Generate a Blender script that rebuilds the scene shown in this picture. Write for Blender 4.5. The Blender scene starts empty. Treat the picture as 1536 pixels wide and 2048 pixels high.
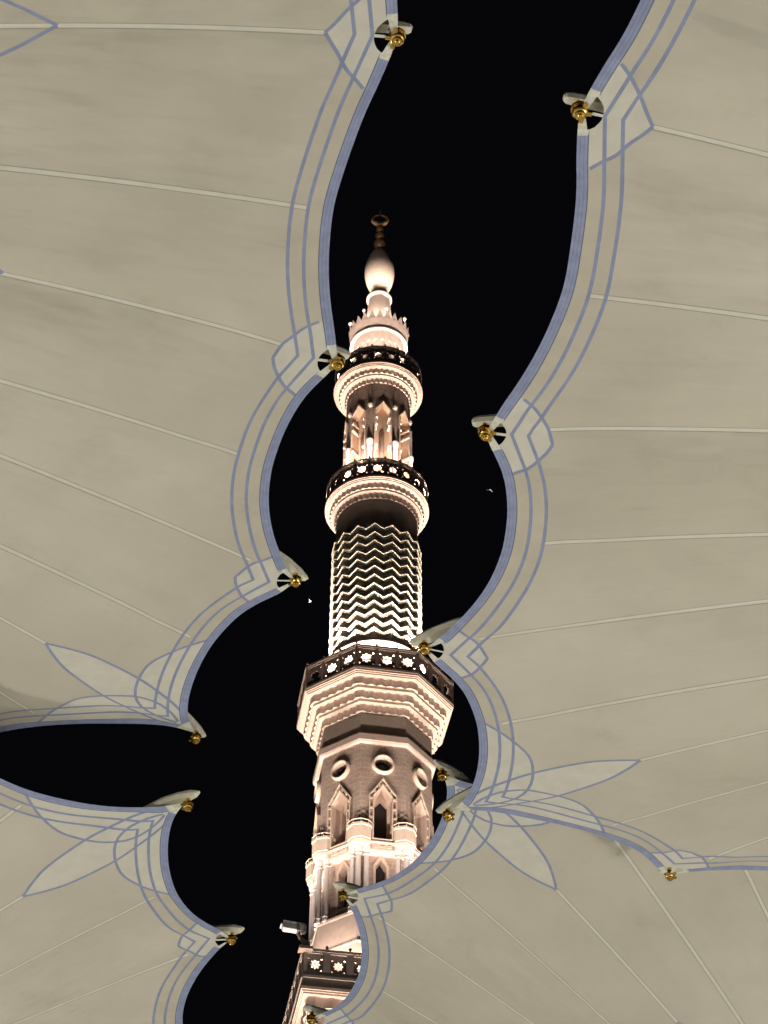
import bpy, math, random
from mathutils import Vector, Matrix
from mathutils.geometry import delaunay_2d_cdt
sc = bpy.context.scene
C = sc.collection
PI = math.pi
rnd = random.Random(7)

# ------------------------------------------------------------------ camera
PITCH, ROLL, F_PX = 0.76013, -0.0076, 4081.0
EYE = 1.6
cam = bpy.data.cameras.new('camera')
cam_o = bpy.data.objects.new('camera', cam); C.objects.link(cam_o)
fw = Vector((0, math.cos(PITCH), math.sin(PITCH)))
r0 = Vector((1, 0, 0)); u0 = Vector((0, -math.sin(PITCH), math.cos(PITCH)))
cr, sr = math.cos(ROLL), math.sin(ROLL)
rx = cr*r0 - sr*u0; uy = sr*r0 + cr*u0
m = Matrix((rx, uy, -fw)).transposed().to_4x4()
m.translation = (0, 0, EYE)
cam_o.matrix_world = m
cam.sensor_fit = 'AUTO'; cam.sensor_width = 36.0
cam.lens = 36.0*F_PX/2048.0
cam.clip_start = 0.1; cam.clip_end = 2000
sc.camera = cam_o

# ------------------------------------------------------------------ night sky
w = bpy.data.worlds.new('World'); sc.world = w; w.use_nodes = True
bg = w.node_tree.nodes['Background']
bg.inputs[0].default_value = (0.55, 0.56, 0.85, 1); bg.inputs[1].default_value = 0.003
sc.view_settings.view_transform = 'Standard'; sc.view_settings.look = 'None'
sc.view_settings.exposure = 0; sc.view_settings.gamma = 1
sc.cycles.max_bounces = 6; sc.cycles.diffuse_bounces = 3
sc.cycles.sample_clamp_indirect = 4

# ------------------------------------------------------------------ lamps
PLAZA = (1.0, 0.975, 0.91)
WARM = (1.0, 0.83, 0.70)
def area_down(name, loc, power, size=0.5, color=PLAZA, aim=(0, 0, -1)):
    l = bpy.data.lights.new(name, 'AREA'); l.shape = 'DISK'; l.size = size; l.energy = power; l.color = color
    o = bpy.data.objects.new(name, l); C.objects.link(o); o.location = loc
    o.rotation_euler = Vector(aim).to_track_quat('-Z', 'Y').to_euler()
    return o
def spot(name, loc, aim, power, cone=120, color=WARM, radius=0.06, blend=1.0):
    l = bpy.data.lights.new(name, 'SPOT'); l.energy = power; l.color = color
    l.spot_size = math.radians(cone); l.spot_blend = blend; l.shadow_soft_size = radius
    o = bpy.data.objects.new(name, l); C.objects.link(o); o.location = loc
    o.rotation_euler = (Vector(aim)-Vector(loc)).to_track_quat('-Z', 'Y').to_euler()
    return o

PSI = 0.15494
UMB = {  # centre x, y, edge height above the eye, small turn
    'A': (-12.509, 9.664, 17.582, -.00448),
    'B': (14.467, 13.805, 16.593, .00716),
    'C': (-16.133, 33.21, 16.601, -.00359),
    'D': (10.807, 37.559, 17.753, -.00843)}
ZD = 4.2
# plaza lanterns on the parasol columns, washing the marble floor
POW = {'A': 176, 'B': 285, 'C': 246, 'D': 140}
for k, (cx, cy, h, r) in UMB.items():
    for q in range(4):
        a = PSI + PI/4 + q*PI/2
        area_down('lantern_lamp', (cx+1.2*math.cos(a), cy+1.2*math.sin(a), 6.0), POW[k], 0.5, PLAZA,
                  (0.75*math.cos(a), 0.75*math.sin(a), -1))
        area_down('lantern_lamp', (cx+1.2*math.cos(a), cy+1.2*math.sin(a), 5.0), POW[k]*2.6, 0.5, PLAZA,
                  (1.6*math.cos(a), 1.6*math.sin(a), 1))

# minaret frame
MD = 88.0; BETA = -0.00478; MPSI = math.radians(9.3)
MX, MY = MD*math.sin(BETA), MD*math.cos(BETA)
def mworld(phi, R, z):       # phi from the front, towards +x ; z relative to eye
    x, y = R*math.sin(phi), -R*math.cos(phi)
    c, s = math.cos(MPSI), math.sin(MPSI)
    return (MX+c*x-s*y, MY+s*x+c*y, z+EYE)
def up_ring(n, R, z, aimR, aimz, power, cone=120, off=0.0, radius=0.06, color=WARM):
    for i in range(n):
        ph = off+2*PI*i/n
        spot('uplight_lamp', mworld(ph, R, z), mworld(ph, aimR, aimz), power, cone, color, radius)
for i in range(4):                                             # square gallery -> octagonal shaft
    for xo in (-3.3, -1.9, -.65, .65, 1.9):
        ph = i*PI/2+math.atan2(xo, 3.62); R_ = math.hypot(xo, 3.62)
        spot('uplight_lamp', mworld(ph, R_, 50.1), mworld(ph, 2.6, 60), 420, 110, WARM, .06)
        spot('uplight_lamp', mworld(ph, R_+.1, 50.0), mworld(ph, 3.0, 52.3), 260, 75, WARM, .06)
    for xo in (-4.2, 0, 4.2):                                  # unseen floods added outside the parapet for the octagon walls, no brackets
        ph = i*PI/2+math.atan2(xo, 7.0); R_ = math.hypot(xo, 7.0)
        spot('outer_fill_lamp', mworld(ph, R_, 50.6), mworld(ph, 3.3, 64), 4300, 62, WARM, .15)
up_ring(14, 3.08, 70.05, 2.75, 82, 2700, 120, off=PI/12)          # octagonal gallery -> chevron drum
up_ring(16, 2.86, 84.0, 1.95, 91.5, 2000, 90, off=PI/10)           # second gallery -> niche drum
up_ring(10, 2.52, 94.3, 2.0, 103, 2300, 60, off=PI/8)             # top gallery -> crown
up_ring(8, 1.95, 100.15, 0.9, 108, 1300, 44, off=PI/8)
up_ring(8, 1.6, 99.3, 0.7, 102, 800, 120, off=0)
up_ring(8, 2.0, 94.3, 1.6, 97, 60, 120)                         # low lamps on the gallery floors
up_ring(8, 3.6, 68.75, 2.95, 69.6, 160, 140)
up_ring(12, 3.74, 68.9, 2.45, 75, 2000, 80, off=.1)
spot('spire_fill_lamp', (-22, 30, 18), (MX, MY, 108+EYE), 60000, 5.5, WARM, .3)          # unseen far fill, added to lift the egg top and finial
for i in range(4):                                             # roof floodlights below the square gallery
    ph = i*PI/2
    for dx in (-0.25, 0.25):
        spot('roof_flood_lamp', mworld(ph+dx, 6.4, 28), mworld(ph+dx*.8, 3.4, 49), 15000, 70, WARM, 0.3)

# ------------------------------------------------------------------ helpers
def link(o, parent=None):
    C.objects.link(o)
    if parent: o.parent = parent
    return o
def mesh(name, V, Fc, mats, parent=None, smooth=False, uv=None, mi=None):
    me = bpy.data.meshes.new(name)
    me.from_pydata([tuple(v) for v in V], [], Fc)
    if not isinstance(mats, (list, tuple)): mats = [mats]
    for q in mats: me.materials.append(q)
    if mi:
        for p, i in zip(me.polygons, mi): p.material_index = i
    if smooth:
        for p in me.polygons: p.use_smooth = True
        me.validate(); me.set_sharp_from_angle(angle=math.radians(32))
    if uv:
        ul = me.uv_layers.new(name='UVMap')
        for lp in me.loops: ul.data[lp.index].uv = uv[lp.vertex_index]
    me.validate(); me.update()
    return link(bpy.data.objects.new(name, me), parent)
def empty(name, loc=(0, 0, 0), rz=0.0, parent=None):
    o = bpy.data.objects.new(name, None); o.location = loc; o.rotation_euler = (0, 0, rz); o.empty_display_size = .2
    return link(o, parent)
def tag(o, label, cat=None, group=None, kind=None):
    if label: o['label'] = label
    if cat: o['category'] = cat
    if group: o['group'] = group
    if kind: o['kind'] = kind
    return o
class MB:
    def __init__(s): s.V = []; s.F = []; s.U = []; s.M = []
    def add(s, V, Fc, U=None, mi=0):
        b = len(s.V); s.V += [tuple(v) for v in V]
        s.F += [tuple(i+b for i in f) for f in Fc]
        s.U += list(U) if U else [(v[0], v[2]) for v in V]
        s.M += [mi]*len(Fc)
    def box(s, lo, hi, fn=None, mi=0):
        (a, b, c), (d, e, f) = lo, hi
        V = [(x, y, z) for z in (c, f) for y in (b, e) for x in (a, d)]
        if fn: V = [fn(*v) for v in V]
        s.add(V, [(0, 2, 3, 1), (4, 5, 7, 6), (0, 1, 5, 4), (2, 6, 7, 3), (0, 4, 6, 2), (1, 3, 7, 5)], mi=mi)
    def lathe(s, prof, n=32, ctr=(0, 0), cap=True, a0=0.0, mi=0, flip=False):
        V = []; U = []
        for r, z in prof:
            for i in range(n):
                a = a0+2*PI*i/n
                V.append((ctr[0]+r*math.sin(a), ctr[1]-r*math.cos(a), z)); U.append((2*PI*r*i/n, z))
        Fc = []
        for j in range(len(prof)-1):
            for i in range(n):
                q = (i+1) % n
                f = (j*n+i, j*n+q, (j+1)*n+q, (j+1)*n+i)
                Fc.append(f)
        if cap:
            Fc.append(tuple(reversed(range(n)))); Fc.append(tuple((len(prof)-1)*n+i for i in range(n)))
        s.add(V, Fc, U, mi)
    def tube(s, pts, r, n=8, mi=0):
        pts = [Vector(p) for p in pts]; V = []
        for i, p in enumerate(pts):
            t = (pts[min(i+1, len(pts)-1)]-pts[max(i-1, 0)]).normalized()
            a = Vector((0, 0, 1)) if abs(t.z) < .9 else Vector((1, 0, 0))
            x = t.cross(a).normalized(); y = t.cross(x)
            rr = r[i] if isinstance(r, (list, tuple)) else r
            for k in range(n):
                an = 2*PI*k/n; V.append(p+rr*(math.cos(an)*x+math.sin(an)*y))
        Fc = []
        for i in range(len(pts)-1):
            for k in range(n):
                q = (k+1) % n; Fc.append((i*n+k, i*n+q, (i+1)*n+q, (i+1)*n+k))
        Fc.append(tuple(range(n))); Fc.append(tuple(reversed([(len(pts)-1)*n+k for k in range(n)])))
        s.add(V, Fc, mi=mi)
    def build(s, name, mats, parent=None, smooth=False, loc=None):
        o = mesh(name, s.V, s.F, mats, parent, smooth, s.U, s.M)
        if loc: o.location = loc
        return o

# ------------------------------------------------------------------ materials
def nodes(name):
    mt = bpy.data.materials.new(name); mt.use_nodes = True
    nt = mt.node_tree; return mt, nt, nt.nodes['Principled BSDF']
def mat(name, col, rough=.7, metal=0.0, var=.08, scale=3.0, bump=0.0, bscale=40.0, detail=5, stain=0.0):
    mt, nt, p = nodes(name)
    tc = nt.nodes.new('ShaderNodeTexCoord'); nz = nt.nodes.new('ShaderNodeTexNoise')
    nz.inputs['Scale'].default_value = scale; nz.inputs['Detail'].default_value = detail
    nt.links.new(tc.outputs['Object'], nz.inputs['Vector'])
    rp = nt.nodes.new('ShaderNodeValToRGB')
    rp.color_ramp.elements[0].position = .3; rp.color_ramp.elements[1].position = .7
    rp.color_ramp.elements[0].color = tuple(c*(1-var) for c in col)+(1,)
    rp.color_ramp.elements[1].color = tuple(min(1, c*(1+var)) for c in col)+(1,)
    nt.links.new(nz.outputs['Fac'], rp.inputs['Fac'])
    out = rp.outputs['Color']
    if stain:
        n2 = nt.nodes.new('ShaderNodeTexNoise'); n2.inputs['Scale'].default_value = 1.1; n2.inputs['Detail'].default_value = 8; n2.inputs['Roughness'].default_value = .7
        nt.links.new(tc.outputs['Object'], n2.inputs['Vector'])
        r2 = nt.nodes.new('ShaderNodeValToRGB'); r2.color_ramp.elements[0].position = .56; r2.color_ramp.elements[1].position = .72
        r2.color_ramp.elements[0].color = (0, 0, 0, 1); r2.color_ramp.elements[1].color = (stain, stain, stain, 1)
        nt.links.new(n2.outputs['Fac'], r2.inputs['Fac'])
        mx = nt.nodes.new('ShaderNodeMixRGB'); mx.inputs[2].default_value = (col[0]*.62, col[1]*.55, col[2]*.45, 1)
        nt.links.new(r2.outputs['Color'], mx.inputs[0]); nt.links.new(out, mx.inputs[1]); out = mx.outputs[0]
    nt.links.new(out, p.inputs['Base Color'])
    p.inputs['Roughness'].default_value = rough; p.inputs['Metallic'].default_value = metal
    if bump:
        n3 = nt.nodes.new('ShaderNodeTexNoise'); n3.inputs['Scale'].default_value = bscale; n3.inputs['Detail'].default_value = 4
        nt.links.new(tc.outputs['Object'], n3.inputs['Vector'])
        b = nt.nodes.new('ShaderNodeBump'); b.inputs['Strength'].default_value = bump; b.inputs['Distance'].default_value = .02
        nt.links.new(n3.outputs['Fac'], b.inputs['Height']); nt.links.new(b.outputs['Normal'], p.inputs['Normal'])
    return mt
def brick(name, c1, c2, mortar, bw, bh, msize=.02, rough=.8, uvscale=1.0):
    mt, nt, p = nodes(name)
    tc = nt.nodes.new('ShaderNodeTexCoord'); b = nt.nodes.new('ShaderNodeTexBrick')
    nt.links.new(tc.outputs['UV'], b.inputs['Vector'])
    b.inputs['Color1'].default_value = c1+(1,); b.inputs['Color2'].default_value = c2+(1,); b.inputs['Mortar'].default_value = mortar+(1,)
    b.inputs['Scale'].default_value = 1.0; b.inputs['Mortar Size'].default_value = msize
    b.inputs['Brick Width'].default_value = bw; b.inputs['Row Height'].default_value = bh; b.inputs['Mortar Smooth'].default_value = .1
    nz = nt.nodes.new('ShaderNodeTexNoise'); nz.inputs['Scale'].default_value = 9; nz.inputs['Detail'].default_value = 6
    nt.links.new(tc.outputs['Object'], nz.inputs['Vector'])
    mx = nt.nodes.new('ShaderNodeMixRGB'); mx.blend_type = 'OVERLAY'; mx.inputs[0].default_value = .45
    nt.links.new(b.outputs['Color'], mx.inputs[1]); nt.links.new(nz.outputs['Fac'], mx.inputs[2])
    nt.links.new(mx.outputs[0], p.inputs['Base Color']); p.inputs['Roughness'].default_value = rough
    bp = nt.nodes.new('ShaderNodeBump'); bp.inputs['Strength'].default_value = .5; bp.inputs['Distance'].default_value = .02
    nt.links.new(b.outputs['Fac'], bp.inputs['Height']); bp.invert = True
    nt.links.new(bp.outputs['Normal'], p.inputs['Normal'])
    return mt
def streaks(mt, strength, dist, sx, sy):
    nt = mt.node_tree; p = nt.nodes['Principled BSDF']
    tc = nt.nodes.new('ShaderNodeTexCoord'); mp = nt.nodes.new('ShaderNodeMapping'); mp.inputs['Scale'].default_value = (sx, sy, 1)
    nz = nt.nodes.new('ShaderNodeTexNoise'); nz.inputs['Scale'].default_value = 1; nz.inputs['Detail'].default_value = 5; nz.inputs['Roughness'].default_value = .55
    nt.links.new(tc.outputs['UV'], mp.inputs['Vector']); nt.links.new(mp.outputs[0], nz.inputs['Vector'])
    b = nt.nodes.new('ShaderNodeBump'); b.inputs['Strength'].default_value = strength; b.inputs['Distance'].default_value = dist
    nt.links.new(nz.outputs['Fac'], b.inputs['Height'])
    old = p.inputs['Normal'].links
    if old: nt.links.new(old[0].from_socket, b.inputs['Normal'])
    nt.links.new(b.outputs['Normal'], p.inputs['Normal'])
M_FAB = mat('canopy_fabric', (.49, .456, .37), .85, var=.045, scale=1.0, bump=.12, bscale=9, stain=.2)
streaks(M_FAB, .6, .24, .5, .14); streaks(M_FAB, .7, .9, .20, .085)
def blotch(mt, scale, amt):
    nt = mt.node_tree; p = nt.nodes['Principled BSDF']; src = p.inputs['Base Color'].links[0].from_socket
    tc = nt.nodes.new('ShaderNodeTexCoord'); nz = nt.nodes.new('ShaderNodeTexNoise'); nz.inputs['Scale'].default_value = scale; nz.inputs['Detail'].default_value = 3
    nt.links.new(tc.outputs['Object'], nz.inputs['Vector'])
    rp = nt.nodes.new('ShaderNodeValToRGB'); rp.color_ramp.elements[0].position = .35; rp.color_ramp.elements[1].position = .65
    rp.color_ramp.elements[0].color = (1-amt, 1-amt*1.05, 1-amt*1.35, 1); rp.color_ramp.elements[1].color = (1+amt*.5, 1+amt*.5, 1+amt*.55, 1)
    nt.links.new(nz.outputs['Fac'], rp.inputs['Fac'])
    mx = nt.nodes.new('ShaderNodeMixRGB'); mx.blend_type = 'MULTIPLY'; mx.inputs[0].default_value = 1
    nt.links.new(src, mx.inputs[1]); nt.links.new(rp.outputs['Color'], mx.inputs[2]); nt.links.new(mx.outputs[0], p.inputs['Base Color'])
blotch(M_FAB, .22, .09)
M_PAN = mat('canopy_double_fabric', (.545, .525, .445), .85, var=.05, scale=5, bump=.15, bscale=12, stain=.12)
M_MAR = mat('canopy_margin_fabric', (.465, .425, .34), .85, var=.05, scale=4, bump=.15, bscale=12, stain=.2)
M_SEAM = mat('canopy_seam_tape', (.58, .56, .475), .8, var=.05, scale=6)
M_SEDGE = mat('seam_stitch_shadow', (.34, .32, .255), .85, var=.1, scale=8)  # stitch line along each seam side, with the seam's shadow put into the colour
M_STRIPE = mat('blue_tape', (.225, .258, .38), .75, var=.10, scale=7)
M_BAND = mat('blue_edge_webbing', (.24, .275, .415), .7, var=.12, scale=9, bump=.3, bscale=60)
M_WEB = mat('webbing_rib', (.195, .225, .345), .7, var=.15, scale=9)
M_STITCH = mat('edge_stitching', (.11, .12, .17), .8)
M_STRAP = mat('cream_strap', (.58, .57, .47), .8, var=.15, scale=20)
M_GOLD = mat('gilded_metal', (.60, .40, .11), .25, 1.0, var=.12, scale=25)
M_ARM = mat('arm_paint', (.80, .76, .60), .5, var=.10, scale=6, stain=.3)
M_STONE = mat('pink_limestone', (.60, .47, .405), .8, var=.09, scale=3, bump=.2, bscale=25, stain=.3)
M_CREAM = mat('cream_limestone', (.68, .55, .45), .8, var=.06, scale=5, bump=.1, bscale=25)
M_GREY = mat('dark_frieze_stone', (.42, .345, .285), .8, var=.08, scale=5)
M_RAIL = mat('brown_parapet_stone', (.33, .25, .205), .75, var=.12, scale=6, bump=.2)
M_RAIL2 = mat('grey_brown_parapet_stone', (.42, .34, .30), .75, var=.1, scale=6, bump=.2)
M_DARK = mat('dark_opening', (.02, .017, .015), .5)
M_WOOD = mat('window_wood', (.13, .075, .045), .6, var=.2, scale=12)
M_NICHE = mat('amber_limestone', (.70, .50, .36), .8, var=.06, scale=5)
M_CHEV = mat('zigzag_limestone', (.80, .73, .60), .75, var=.05, scale=5, bump=.1, bscale=25)
M_WHITE = mat('white_marble', (.72, .66, .64), .5, var=.06, scale=6)
M_BRONZE = mat('bronze_finial', (.52, .31, .16), .5, .35, var=.15, scale=6)
M_BRICK = brick('brown_brick', (.50, .38, .32), (.43, .325, .27), (.66, .54, .46), 1.15, .30, .012)
M_STRIP = brick('striped_brick', (.47, .32, .26), (.40, .27, .22), (.68, .52, .43), 2.5, .16, .022)
M_ASHL = brick('ashlar', (.62, .47, .38), (.58, .44, .35), (.38, .28, .22), .9, .62, .008)
M_STEEL = mat('grey_painted_steel', (.6, .6, .62), .5, var=.08)
M_GLASS = mat('lamp_glass', (.75, .75, .76), .2)
M_FLOOR = brick('white_marble_paving', (.78, .77, .74), (.74, .73, .70), (.5, .5, .48), .6, .6, .004, .35)

# ------------------------------------------------------------------ ground
g = mesh('ground', [(-400, -400, 0), (400, -400, 0), (400, 400, 0), (-400, 400, 0)], [(0, 1, 2, 3)], M_FLOOR,
         uv=[(-400, -400), (400, -400), (400, 400), (-400, 400)])
tag(g, 'white marble paving of the plaza', None, kind='structure')

# ================================================================== parasols
KN = [(12.75, 0.0), (12.77, 4.456), (12.765, 8.33), (11.78, 11.80)]
def rho(u, v):
    a, b = max(abs(u), abs(v)), min(abs(u), abs(v))
    k = (12.75-11.78)/(11.78-8.314)
    return max(a/12.75, (a+k*b)/(12.75+k*8.314))
ARMA = [0.0, math.atan2(4.456, 12.75), math.atan2(8.33, 12.75), PI/4]
FLA = [.06, .12, .06]
def zs(u, v):
    q = rho(u, v)
    a = math.atan2(min(abs(u), abs(v)), max(abs(u), abs(v), 1e-6))
    for i in range(3):
        if a <= ARMA[i+1]+1e-9: break
    t = (a-ARMA[i])/(ARMA[i+1]-ARMA[i]); t = min(1, max(0, t))
    d = FLA[i]*4*t*(1-t)*max(0, q*(1-q))*4
    # soft large creases running along the seams
    d += (.045*math.sin(a*37+2.1)*math.sin(q*5)+.03*math.sin(a*61+q*3))*math.sin(min(q, 1)*PI)
    x, y = max(abs(u), abs(v)), min(abs(u), abs(v))
    for k, (ku, kv) in enumerate(KN):                       # tension creases fanning out from the corner fittings
        r_ = math.hypot(ku-x, kv-y)
        if r_ < 3: d += .016*math.sin(11*math.atan2(y-kv, ku-x)+k*1.7)*math.exp(-((r_-1.1)/.75)**2)
    rr_ = math.hypot(u, v); fade = math.sin(min(q, 1)*PI)**.6
    for k, b in enumerate(ARMA):                            # the cloth peaks over each boom and falls away on both sides
        d -= (.10, .085, .08, .07)[k]*fade*math.exp(-rr_*abs(a-b)/.55)
    d += .05*fade*math.exp(-(rr_*(a-(ARMA[1]+ARMA[2])/2)/.5)**2)
    x = 1-q
    return -(2.0*x+2.2*x*x)-d
def crom(P, step=.1):
    out = []
    P = [Vector(p).to_2d() if len(p) == 3 else Vector(p) for p in P]
    Q = [2*P[0]-P[1]]+P+[2*P[-1]-P[-2]]
    for i in range(1, len(Q)-2):
        n = max(1, int((Q[i+1]-Q[i]).length/step))
        for k in range(n):
            t = k/n
            out.append(.5*((2*Q[i])+(Q[i+1]-Q[i-1])*t+(2*Q[i-1]-5*Q[i]+4*Q[i+1]-Q[i+2])*t*t+(3*Q[i]-Q[i-1]-3*Q[i+1]+Q[i+2])*t**3))
    out.append(P[-1]); return out
S1 = crom([KN[0], (12.72, .22), (12.65, .56), (12.55, 1.0), (12.46, 1.62), (12.41, 2.18), (12.44, 2.76), (12.50, 3.22), (12.58, 3.62), (12.68, 4.03), KN[1]])
S2 = crom([KN[1], (12.68, 4.64), (12.54, 4.86), (12.41, 5.12), (12.29, 5.54), (12.22, 6.04), (12.21, 6.41), (12.24, 6.81), (12.31, 7.19), (12.42, 7.58), (12.61, 8.07), KN[2]])
S3 = crom([KN[2], (12.58, 8.58), (12.36, 8.77), (12.12, 9.04), (11.92, 9.40), (11.77, 9.80), (11.65, 10.35), (11.60, 10.94), (11.64, 11.42), KN[3]])
SC = [S1, S2, S3]
def bisector(P, Q):
    a = (P[-1]-P[-2]).normalized(); b = (Q[1]-Q[0]).normalized()
    n = Vector((-a.y, a.x))+Vector((-b.y, b.x)); return -n.normalized()
BIS = [Vector((1, 0)), bisector(S1, S2), bisector(S2, S3), Vector((1, 1)).normalized()]
def trimmed(i):
    lo = (.5, .36, .42)[i]; hi = (.30, .42, .05)[i]
    return [p for p in SC[i] if (p-Vector(KN[i])).length > lo and (p-Vector(KN[i+1])).length > hi]
TR = [trimmed(i) for i in range(3)]
def meet(i):                                                # where the straightened edges of two scallops cross, and their bisector
    P, Q = TR[i-1], TR[i]
    a = (P[-1]-P[-2]).normalized(); b = (Q[1]-Q[0]).normalized()
    d = Q[0]-P[-1]; t = (d.x*b.y-d.y*b.x)/(a.x*b.y-a.y*b.x)
    return P[-1]+a*t
KT = [Vector(KN[0]), meet(1), meet(2), Vector((11.72, 11.72))]
BIST = [Vector((1, 0)), bisector(TR[0], TR[1]), bisector(TR[1], TR[2]), Vector((1, 1)).normalized()]
def offset(P, d):
    """offset inwards (to -u), clipped between the mitre lines of its two knobs"""
    i = [k for k in range(3) if SC[k] is P][0]
    if d > .2:                                              # the inner lines run straight into their mitres
        P = TR[i]
    a0, a1 = (P[1]-P[0]).normalized(), (P[-1]-P[-2]).normalized()
    Q = [P[0]-a0*1.2, P[0]-a0*.6]+P+[P[-1]+a1*.6, P[-1]+a1*1.2]
    O = []
    for k, p in enumerate(Q):
        t = (Q[min(k+1, len(Q)-1)]-Q[max(k-1, 0)]).normalized()
        O.append(p+Vector((-t.y, t.x))*d)
    def clip(L, K, D, keep):
        n = Vector((-D.y, D.x)); out = []
        f = [(p-K).dot(n)*keep for p in L]
        for k in range(len(L)):
            if f[k] >= 0: out.append(L[k])
            if k+1 < len(L) and (f[k] >= 0) != (f[k+1] >= 0):
                t = f[k]/(f[k]-f[k+1]); out.append(L[k]+(L[k+1]-L[k])*t)
        return out
    K_, B_ = (KT, BIST) if d > .2 else ([Vector(k) for k in KN], BIS)
    O = clip(O, K_[i], B_[i], 1)
    O = clip(O, K_[i+1], B_[i+1], -1)
    return O
def ribbon(P, w_):
    P = [Vector(p) for p in P]; L = []; R = []
    for k, p in enumerate(P):
        t = (P[min(k+1, len(P)-1)]-P[max(k-1, 0)]).normalized(); n = Vector((-t.y, t.x))
        L.append(p+n*w_/2); R.append(p-n*w_/2)
    return L+R[::-1]
def mir(P): return [Vector((p[1], p[0])) for p in P]
def mirv(P): return [Vector((p[0], -p[1])) for p in P]
def inpoly(p, poly):
    x, y = p; c = False; n = len(poly); j = n-1
    for i in range(n):
        yi, yj = poly[i][1], poly[j][1]
        if (yi > y) != (yj > y):
            if x < (poly[j][0]-poly[i][0])*(y-yi)/(yj-yi)+poly[i][0]: c = not c
        j = i
    return c
TW = .040
BANDW = .106
stripes = []
for S in SC:
    for d in (.275, .452):
        stripes.append(offset(S, d-TW/2)+offset(S, d+TW/2)[::-1])
stripes += [mir(s) for s in stripes[4:6]]
bands = [offset(S, -.02)+offset(S, BANDW)[::-1] for S in SC]
stitch = [offset(S, BANDW)+offset(S, BANDW+.011)[::-1] for S in SC]
web = [offset(S, d)+offset(S, d+.012)[::-1] for S in SC for d in (.026, .066)]
# lozenges at the knobs
D0 = crom([(12.02, 0), (12.13, .16), (12.28, .39), (12.40, .53), (12.50, .63)], .06)
D1a = crom([(12.01, 4.40), (12.11, 4.20), (12.22, 4.04), (12.37, 3.90), (12.47, 3.82)], .06)
D1b = crom([(12.01, 4.40), (12.06, 4.59), (12.15, 4.76), (12.26, 4.90), (12.40, 5.05)], .06)
D2a = crom([(11.97, 8.23), (12.09, 8.08), (12.24, 7.95), (12.38, 7.87), (12.46, 7.84)], .06)
D2b = crom([(11.97, 8.23), (12.00, 8.42), (12.08, 8.60), (12.17, 8.74), (12.26, 8.86)], .06)
PET = crom([(11.82, 9.54), (11.62, 9.63), (11.34, 9.79), (11.04, 10.06), (10.91, 10.36), (10.86, 10.7), (10.90, 10.98), (11.05, 11.22), (11.28, 11.40), (11.48, 11.50)], .1)
DIAG = crom([(9.63, 9.63), (9.96, 9.76), (10.32, 9.96), (10.88, 10.43), (11.25, 10.86), (11.48, 11.18), (11.64, 11.50)], .1)
for L in (D0, D1a, D1b, D2a, D2b): stripes.append(ribbon(L, TW))
for L in (PET, DIAG): stripes += [ribbon(L, TW), ribbon(mir(L), TW)]
# inner leaves whose tips show at the picture edge
def leaf(tip, ang, wd, ln):
    t = Vector(tip); d = Vector((math.cos(ang), math.sin(ang))); n = Vector((-d.y, d.x)); out = []
    for sgn in (1, -1):
        out.append(crom([t-d*x*ln+n*sgn*y*wd for x, y in ((0, 0), (.12, .36), (.3, .72), (.52, 1), (.78, .8), (1, .12))], .15))
    return out
leaves = [leaf((9.42, 0), 0, .85, 4.2), leaf((8.98, 2.98+.14), ARMA[1], .75, 4.0), leaf((8.55, 5.58), ARMA[2], .6, 3.6), leaf((7.14, 7.14), PI/4, .8, 4.4)]
for lf in leaves:
    for L in lf: stripes.append(ribbon(L, TW))
seams = []; seam_edges = []
MID = [math.atan2(2.21, 12.27), math.atan2(5.97, 11.86), math.atan2(9.54, 11.54)]
def rayline(a, r1):
    n = 44; return [Vector((r*math.cos(a), r*math.sin(a))) for r in [1.6+(r1-1.6)*i/n for i in range(n+1)]]
SEAMW = .046
for a, r1 in ((0, 12.02), (ARMA[1], 12.85), (ARMA[2], 14.5), (PI/4, 13.72), (MID[0], 12.34), (MID[1], 13.17), (MID[2], 14.93)):
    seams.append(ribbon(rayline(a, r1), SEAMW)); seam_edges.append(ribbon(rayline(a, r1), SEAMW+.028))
panels = [D0+[Vector((12.75, .63)), Vector((12.75, 0))], D1a+[Vector((12.8, 3.79)), Vector((12.85, 5.01))]+D1b[::-1],
          D2a+[Vector((12.8, 7.79)), Vector((12.8, 8.82))]+D2b[::-1],
          PET+[Vector((12.0, 12.0)), Vector((11.95, 9.49))], DIAG+mir(DIAG)[::-1]]
panels.append(mir(panels[3]))
margins = [offset(S, 0)+offset(S, .43)[::-1] for S in SC]
HOLE = .235
def disc(c, r, n=28): return [Vector((c[0]+r*math.cos(2*PI*k/n), c[1]+r*math.sin(2*PI*k/n))) for k in range(n)]
discs = [disc(KN[0], HOLE), disc(KN[1], HOLE), disc(KN[2], HOLE*1.06), disc((11.74, 11.76), .12)]
straps = []
def at_dist(P, c, r):
    for k in range(len(P)-1):
        if ((P[k]-c).length-r)*((P[k+1]-c).length-r) <= 0:
            t = (r-(P[k]-c).length)/((P[k+1]-c).length-(P[k]-c).length+1e-9); return P[k]+(P[k+1]-P[k])*t
for i, S in enumerate(SC):
    for c, P in ((Vector(KN[i]), S), (Vector(KN[i+1]), S[::-1])):
        e = at_dist(P, c, .285); t = (P[6]-P[3]).normalized()
        n = Vector((-t.y, t.x)) if P is S else Vector((t.y, -t.x))
        straps.append([e-n*.015, c-n*.02, c+n*(.05 if (c-Vector(KN[2])).length > .1 else .02), e+n*(BANDW if (c-Vector(KN[2])).length > .1 else .085)])
for i in range(3):
    straps.append(ribbon([Vector(KN[i]), Vector(KN[i])-BIS[i]*(HOLE+.03)], .035))
straps.append([Vector((11.2, 11.2)), Vector((11.66, 11.80)), Vector((11.83, 11.83)), Vector((11.80, 11.66))])
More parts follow.
